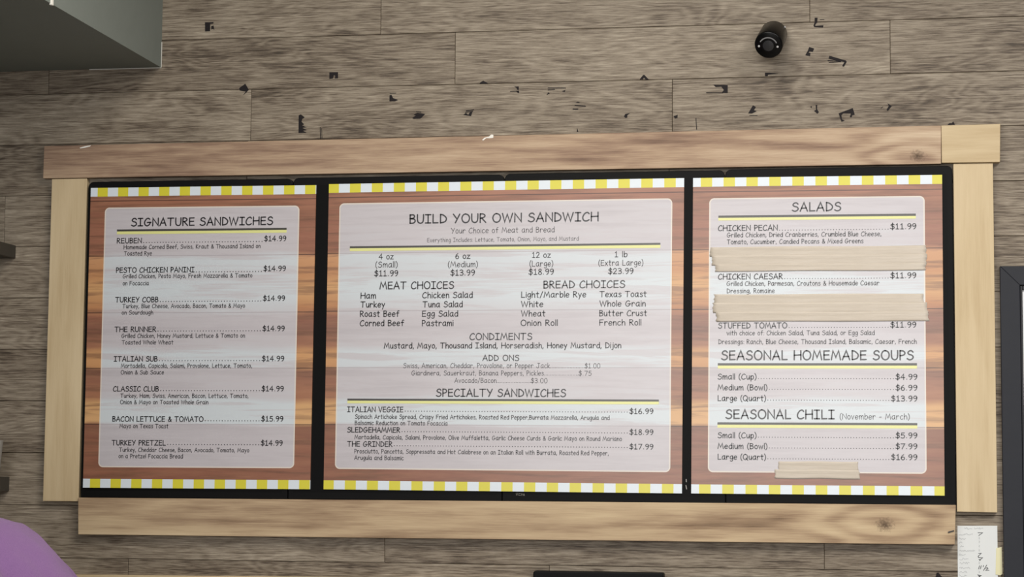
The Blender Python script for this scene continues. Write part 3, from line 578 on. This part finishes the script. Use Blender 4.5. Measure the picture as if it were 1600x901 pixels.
scrap('black crumpled tape bit left of the bridge-shaped scrap', [(1274.4, 163.8), (1277, 163.8), (1276.6, 170.3), (1279.6, 175), (1277, 177.4), (1272, 173), (1275, 171.5)], [(1266, 166.5), (1268.5, 165.5), (1268, 168.6)])
scrap('largest black tape scrap, bridge-shaped, above the right of the top board', [(1315.6, 175), (1332.5, 168.6), (1335.5, 178.8), (1331.6, 179.7), (1330.6, 182.9), (1327.8, 182.5), (1329.7, 176.9), (1317.5, 176.9), (1314.7, 179.7), (1315.6, 186.3), (1319.8, 188), (1314.7, 190), (1310.4, 176.9)])
scrap('black arrowhead tape scrap, right of the bridge-shaped one', [(1386.9, 161), (1393.4, 165.6), (1386.9, 173.5), (1385.4, 171), (1388.8, 165.6)], [(1375.5, 169), (1380, 165.8), (1378.5, 168.2)])
scrap('black L-shaped tape scrap to the upper right of the security camera', [(1272.9, 27.5), (1277.4, 27.5), (1276.7, 35), (1274.3, 37.5), (1273.8, 40.3), (1286.6, 39.3), (1286, 43), (1272.5, 42.2), (1271, 39.8), (1272.9, 35)], ln(1281, 30.6, 1288, 30.2, 0.7))
scrap('small bent black tape scrap to the lower right of the security camera', [(1264.4, 73.3), (1272, 75.7), (1270, 80.8), (1264.8, 80), (1263.5, 82.4), (1266.3, 82.4), (1265.8, 87.5), (1258.3, 86), (1262.5, 78.5)])
scrap('long black wedge of tape pointing right with a hooked tip', [(1296, 87), (1322, 94.5), (1323, 96.4), (1318.7, 104), (1315.8, 103), (1319.5, 96.8), (1306, 94.5), (1294.6, 91.2)], ln(1293, 94.4, 1313, 95.6, 0.9), ln(1295, 97.4, 1314, 96.4, 0.8))
scrap('black tape bit poking out above the corner block', [(1480.5, 194.8), (1484, 192), (1487, 192.4), (1489.5, 189.4), (1492, 194.6)])
scrap('black tape scrap at the bottom edge below the knotty board', [(1461.4, 903), (1463.4, 894.6), (1466.4, 894.2), (1473.5, 903)])
scrap('pair of thin dark vertical ticks above the left of the top board', ln(500.2, 198.6, 500.6, 216.5, 0.8), ln(502.6, 200, 503, 216.3, 0.6))
scrap('single thin dark vertical tick touching the top board, right of centre', ln(1087.4, 184, 1088.6, 202.4, 1.1))
scrap('short dark tick rising from the middle of the top board', [(901.6, 199), (903.6, 205.6), (901.4, 205.8)])
def chip(label, pts):
    o = prism('paper_chip', pts, YB, YB-0.0006, M['white']); tag(o, label, 'paper chip', 'white chips on the top board')
chip('thin white paper sliver near the left end of the top board', [(124.5, 230.6), (133, 228.2), (142, 226.8), (140.5, 228.8), (132, 230.8), (125.4, 231.8)])
chip('white torn paper chip on the middle of the top board edge', [(753.2, 218.6), (757, 215), (763.5, 213.4), (768, 209.8), (771, 210.6), (770.6, 215.2), (765, 215.8), (760, 215.6), (755, 219.4)])

# ---------------------------------------------------------------- right: framed white board, note
c0 = P(1562.4, 415.5, -0.02); FW = P(1593.5, 444, -0.02).x-c0.x; FH = c0.z-P(1593.5, 444, -0.02).z; fx1 = c0.x+0.95; fz1 = c0.z-1.25
fb = empty('framed_board', ((c0.x+fx1)/2, 0, fz1), label='dark navy wooden frame with a white panel at the right edge', cat='frame')
fw = FW*1.0
sides = {'l': [(c0.x, c0.z), (c0.x+fw, c0.z-fw), (c0.x+fw, fz1+fw), (c0.x, fz1)], 't': [(c0.x, c0.z), (fx1, c0.z), (fx1-fw, c0.z-fw), (c0.x+fw, c0.z-fw)],
         'r': [(fx1, c0.z), (fx1, fz1), (fx1-fw, fz1+fw), (fx1-fw, c0.z-fw)], 'b': [(c0.x, fz1), (c0.x+fw, fz1+fw), (fx1-fw, fz1+fw), (fx1, fz1)]}
for k, pts in sides.items(): prismw('frame_rail', pts, -0.0005, -0.02, M['navy'], fb, 0.0014)
x0, x1, z0, z1 = c0.x+fw+0.0012, fx1-fw-0.0012, fz1+fw+0.0012, c0.z-fw-0.0012; bw = 0.0058
for lo, hi in (((x0, z0), (x0+bw, z1)), ((x1-bw, z0), (x1, z1)), ((x0+bw, z1-bw*2), (x1-bw, z1)), ((x0+bw, z0), (x1-bw, z0+bw))):
    box('inner_bead', (lo[0], -0.0005, lo[1]), (hi[0], -0.015, hi[1]), M['navyd'], fb, 0.0012)
box('white_panel', (x0+bw, -0.0005, z0+bw), (x1-bw, -0.006, z1-bw*2), M['panelw'], fb)
nt = empty('handwritten_note', P(1527, 990, 0), label='white handwritten note taped beside the navy frame at the lower right', cat='note')
prism('paper_sheet', [(1496, 821), (1558.2, 821), (1560.5, 1010), (1497.6, 1010)], 0.0, -0.0012, M['paper'], nt)
def pen(name, strokes, mat, h):
    vs, fs = [], []
    for st in strokes:
        pts = [P(x, y, -0.0016) for x, y in st]; ribbon(vs, fs, [(p.x, p.z) for p in pts], h)
    flat(name, vs, fs, -0.0016, M[mat], nt)
Z = lambda x, y: (1490+x/8.918, 800+y/8.92)
pen('number', [[Z(340, 284), Z(405, 284), Z(352, 322)]], 'marker', 0.0008)
pen('number', [[Z(350, 574), Z(386, 570), Z(342, 612)], [Z(342, 612), Z(348, 630), Z(404, 632), Z(380, 650), Z(362, 674)], [Z(352, 654), Z(374, 662)]], 'marker', 0.0008)
pen('number', [[Z(362, 745), Z(348, 790)], [Z(386, 742), Z(372, 790)], [Z(416, 740), Z(412, 760)], [Z(462, 735), Z(416, 812)], [Z(448, 780), Z(470, 770), Z(480, 784), Z(446, 808), Z(494, 806)]], 'marker', 0.0008)
pen('number', [[Z(336, 872), Z(384, 880), Z(344, 905)], [Z(352, 880), Z(374, 915)]], 'marker', 0.0008)
rr = random.Random(3)
for y, x0_, x1_ in ((224, 150, 260), (222, 290, 415), (305, 75, 275), (368, 75, 170), (422, 75, 125), (476, 90, 145), (535, 85, 305), (590, 80, 170), (650, 80, 210), (706, 85, 230), (775, 80, 230), (832, 85, 190), (884, 75, 185)):
    pts = []; x = x0_
    while x < x1_: pts.append(Z(x, y + rr.uniform(-14, 14))); x += rr.uniform(7, 13)
    pen('handwritten_line', [pts], 'pencil', 0.0005)
for y in (360, 410, 470, 530, 705, 830):
    pen('handwritten_line', [[Z(350+rr.uniform(0, 8), y-14), Z(364, y-4), Z(352, y+4), Z(362, y+14)]], 'pencil', 0.0005)
prism('adhesive_tape', [(1556.6, 856), (1565.2, 854), (1566.4, 896), (1563, 898.5), (1555.5, 897)], -0.0013, -0.0022, M['ytape'], nt)

# ---------------------------------------------------------------- bottom edge: lower board, black device
tb = prism('lower_board', [(60, 897), (822, 904), (822, 962), (60, 955)], -0.0005, -0.022, M['pineh'], None, 0.0012); tag(tb, 'pale wooden board just showing along the bottom edge', 'board')
a, b = P(833, 891, -0.05), P(1036.5, 895.5, -0.05); zt = (a.z+b.z)/2
bd = empty('wall_monitor', ((a.x+b.x)/2, 0, zt-0.24), label='black wall unit with rounded top corners at the bottom edge', cat='monitor')
prismw('casing', rounded(a.x, zt-0.24, b.x, zt, 0.006), -0.004, -0.05, M['black'], bd, 0.003)
box('front_panel', (a.x+0.012, -0.0495, zt-0.228), (b.x-0.012, -0.051, zt-0.012), M['screen'], bd)
box('wall_bracket', (a.x+0.1, -0.0003, zt-0.18), (b.x-0.1, -0.006, zt-0.06), M['black'], bd)

# ---------------------------------------------------------------- left edge: two shelves and a cup
for (px, py0, py1, lab) in ((25.0, 383.5, 403.5, 'upper dark floating shelf end at the left edge'), (15.0, 744.5, 767, 'lower dark floating shelf end at the left edge')):
    q0, q1 = P(px, py0), P(px, py1); th = empty('wall_shelf', (q0.x-0.4, 0, q1.z), label=lab, cat='shelf', group='dark shelves at the left edge')
    box('shelf_board', (q0.x-0.8, -0.0004, q1.z), (q0.x, -0.24, q0.z), M['shelf'], th, 0.001)
    for dx in (-0.66, -0.14): box('bracket', (q0.x+dx-0.01, -0.0004, q1.z-0.07), (q0.x+dx+0.01, -0.02, q1.z+0.002), M['black'], th, 0.001)
    zsh = q0.z
cx = P(2.5, 730, -0.12).x-0.042
cup = lathe('cup', [(0.030, 0), (0.033, 0.006), (0.041, 0.10), (0.042, 0.104), (0.039, 0.104), (0.031, 0.010), (0.002, 0.008)], (cx, -0.12, zsh+0.0005), (0, 0, 1), M['cup']); tag(cup, 'small grey cup on the lower shelf at the left edge', 'cup')

# ---------------------------------------------------------------- person in a purple shirt (mostly outside the frame)
def tube(bm, pts, n=14):
    """tapered closed tube; pts = (centre, rx, ry) with rings perpendicular to the path"""
    rings = []; k = len(pts)
    for i, (c, rx, ry) in enumerate(pts):
        a = Vector(pts[max(i-1, 0)][0]); b = Vector(pts[min(i+1, k-1)][0]); d = (b-a).normalized()
        e1 = Vector((1, 0, 0)) - d*d.x
        e1 = e1.normalized() if e1.length > 0.3 else (Vector((0, 1, 0))-d*d.y).normalized()
        e2 = d.cross(e1)
        rings.append([bm.verts.new(Vector(c)+e1*rx*math.cos(2*math.pi*q/n)+e2*ry*math.sin(2*math.pi*q/n)) for q in range(n)])
    for r, s in zip(rings, rings[1:]):
        for q in range(n): bm.faces.new((r[q], r[(q+1) % n], s[(q+1) % n], s[q]))
    bm.faces.new(rings[0][::-1]); bm.faces.new(rings[-1])
def blob(name, fill, voxel, mat, parent, smooth=6):
    bm = bmesh.new(); fill(bm)
    for v in bm.verts: v.co = bend(v.co)
    bmesh.ops.recalc_face_normals(bm, faces=bm.faces)
    me = bpy.data.meshes.new(name); bm.to_mesh(me); bm.free(); o = link(name, me, WL[parent], mat, parent)
    r = o.modifiers.new('merge', 'REMESH'); r.mode = 'VOXEL'; r.voxel_size = voxel; r.use_smooth_shade = True
    s = o.modifiers.new('soften', 'SMOOTH'); s.iterations = smooth; s.factor = 0.5
    return o
PY = -1.15
sh = P(8, 806, PY)                      # where neck meets collar
LEAN = math.radians(44)
px0 = sh.x + 0.278; HZ = sh.z + 0.124    # body axis, collar height when upright
def bend(v):
    pz = HZ-0.55; f = max(0.0, min(1.0, (v.z-pz+0.12)/0.24)); f = f*f*(3-2*f); r = Matrix.Rotation(LEAN*f, 3, 'X') @ (v-Vector((0, 0, pz)))
    return Matrix.Rotation(-math.pi/2, 3, 'Z') @ (r+Vector((0, 0, pz)))
per = empty('person', (px0, PY, 0), label='person in a purple short-sleeved shirt standing at the lower left corner', cat='person')
k = HZ/1.50
def arm(bm, s, grow=0.0, stop=None):
    pts = [((s*0.07, 0.0, HZ-0.055), 0.05, 0.055), ((s*0.125, 0.0, HZ-0.072), 0.055, 0.058), ((s*0.165, 0.004, HZ-0.108), 0.055, 0.056), ((s*0.188, 0.006, HZ-0.17), 0.050, 0.052), ((s*0.204, 0.006, HZ-0.30), 0.043, 0.045)]
    if stop is None: pts += [((s*0.214, 0.0, HZ-0.36), 0.039, 0.041), ((s*0.222, -0.03, HZ-0.50), 0.034, 0.036), ((s*0.224, -0.055, HZ-0.60), 0.026, 0.022)]
    tube(bm, [(c, a+grow, b+grow) for c, a, b in pts])
def torso(bm, g=0.0, low=None):
    tube(bm, [((0, 0.01, HZ-0.03), 0.085+g*0.3, 0.062+g*0.3), ((0, 0.01, HZ-0.07), 0.135+g, 0.085+g), ((0, 0.0, HZ-0.16), 0.160+g, 0.108+g), ((0, -0.01, HZ-0.28), 0.152+g, 0.112+g), ((0, 0, HZ-0.42), 0.140+g, 0.105+g), ((0, 0, HZ-0.54), 0.158+g, 0.115+g)] + ([((0, 0, HZ-0.62), 0.165+g, 0.12+g)] if low else []), 20)
def body_fill(bm):
    torso(bm); tube(bm, [((0, 0.012, HZ-0.06), 0.064, 0.064), ((0, 0.008, HZ+0.02), 0.056, 0.058), ((0, 0.0, HZ+0.09), 0.054, 0.058)])
    tube(bm, [((0, -0.012, HZ+0.065), 0.04, 0.05), ((0, -0.012, HZ+0.095), 0.060, 0.078), ((0, -0.005, HZ+0.15), 0.072, 0.092), ((0, 0, HZ+0.21), 0.075, 0.096), ((0, 0.004, HZ+0.255), 0.060, 0.080), ((0, 0.004, HZ+0.28), 0.025, 0.035)], 20)
    tube(bm, [((0, -0.088, HZ+0.178), 0.008, 0.008), ((0, -0.104, HZ+0.150), 0.013, 0.012), ((0, -0.09, HZ+0.138), 0.012, 0.008)], 8)      # nose
    tube(bm, [((-0.024, -0.090, HZ+0.108), 0.003, 0.005), ((0, -0.098, HZ+0.107), 0.006, 0.008), ((0.024, -0.090, HZ+0.108), 0.003, 0.005)], 8)   # lips
    for s in (-1, 1):
        tube(bm, [((s*0.074, 0.004, HZ+0.135), 0.008, 0.012), ((s*0.082, 0.012, HZ+0.165), 0.009, 0.020), ((s*0.078, 0.012, HZ+0.195), 0.008, 0.014)], 8)   # ears
        arm(bm, s)
        h = Vector((s*0.226, -0.064, HZ-0.64)); tube(bm, [((s*0.224, -0.052, HZ-0.59), 0.018, 0.026), (h, 0.014, 0.040), (h+Vector((0, -0.012, -0.055)), 0.012, 0.040)])
        for i, L in enumerate((0.068, 0.078, 0.072, 0.055)):
            f0 = h+Vector((0, -0.046+i*0.022, -0.05)); tube(bm, [(f0, 0.0088, 0.0088), (f0+Vector((-s*0.006, -0.004, -L*0.5)), 0.0082, 0.0082), (f0+Vector((-s*0.020, -0.006, -L)), 0.0068, 0.0068)], 8)
        tube(bm, [(h+Vector((0, -0.03, 0.01)), 0.012, 0.012), (h+Vector((-s*0.012, -0.064, -0.024)), 0.0105, 0.0105), (h+Vector((-s*0.016, -0.072, -0.056)), 0.008, 0.008)], 8)
        tube(bm, [((s*0.085, 0, HZ-0.58), 0.085, 0.10), ((s*0.09, 0, HZ-0.72), 0.08, 0.088), ((s*0.095, 0, 0.50*k), 0.056, 0.060), ((s*0.096, 0.012, 0.34*k), 0.052, 0.058), ((s*0.098, 0.01, 0.09), 0.034, 0.038), ((s*0.098, 0.01, 0.03), 0.034, 0.04)])
bo = blob('body', body_fill, 0.0055, M['skin'], per, 3)
def shirt_fill(bm):
    torso(bm, 0.012, True)
    for s in (-1, 1): arm(bm, s, 0.011, True)
shirt = blob('shirt', shirt_fill, 0.009, M['shirt'], per, 8)
tx = bpy.data.textures.new('folds', 'CLOUDS'); tx.noise_scale = 0.09; tx.noise_depth = 1
dm = shirt.modifiers.new('folds', 'DISPLACE'); dm.texture = tx; dm.strength = 0.016; dm.mid_level = 0.5
cr = []
for i in range(25):
    a = 2*math.pi*i/24; cr.append(Vector((0.071*math.cos(a), 0.012+0.068*math.sin(a), HZ-0.020-0.018*(-math.sin(a)*0.6+0.4))))
bm = bmesh.new(); tube(bm, [(c, 0.0055, 0.0055) for c in cr], 8)
for v in bm.verts: v.co = bend(v.co)
me = bpy.data.meshes.new('collar'); bm.to_mesh(me); bm.free(); me.polygons.foreach_set('use_smooth', [True]*len(me.polygons)); link('collar', me, WL[per], M['shirt'], per)
def trouser_fill(bm):
    tube(bm, [((0, 0, HZ-0.50), 0.160, 0.118), ((0, 0, HZ-0.62), 0.176, 0.13), ((0, 0, HZ-0.70), 0.165, 0.122)], 20)
    for s in (-1, 1): tube(bm, [((s*0.085, 0, HZ-0.62), 0.092, 0.11), ((s*0.092, 0, HZ-0.76), 0.088, 0.10), ((s*0.097, 0, 0.48*k), 0.072, 0.078), ((s*0.1, 0.005, 0.08), 0.062, 0.066)])
blob('trousers', trouser_fill, 0.012, M['jeans'], per)
def hair_fill(bm):
    tube(bm, [((0, 0.022, HZ+0.12), 0.074, 0.078), ((0, 0.022, HZ+0.18), 0.084, 0.092), ((0, 0.018, HZ+0.24), 0.080, 0.094), ((0, 0.006, HZ+0.283), 0.052, 0.066), ((0, 0.004, HZ+0.298), 0.02, 0.025)], 20)
blob('hair', hair_fill, 0.009, M['hair'], per)
for s in (-1, 1):
    def shoe_fill(bm, s=s): tube(bm, [((s*0.1, 0.06, 0.04), 0.030, 0.036), ((s*0.1, 0.02, 0.048), 0.042, 0.046), ((s*0.1, -0.08, 0.036), 0.046, 0.035), ((s*0.1, -0.17, 0.026), 0.034, 0.024)])
    blob('shoe', shoe_fill, 0.008, M['shoe'], per)
    lathe('eye', [(0.002, -0.004), (0.0075, 0), (0.004, 0.004), (0.001, 0.005)], WL[per]+bend(Vector((s*0.031, -0.085, HZ+0.172))), bend(Vector((0, -0.2, HZ+0.172)))-bend(Vector((0, 0, HZ+0.172))), M['white'], per, 12)
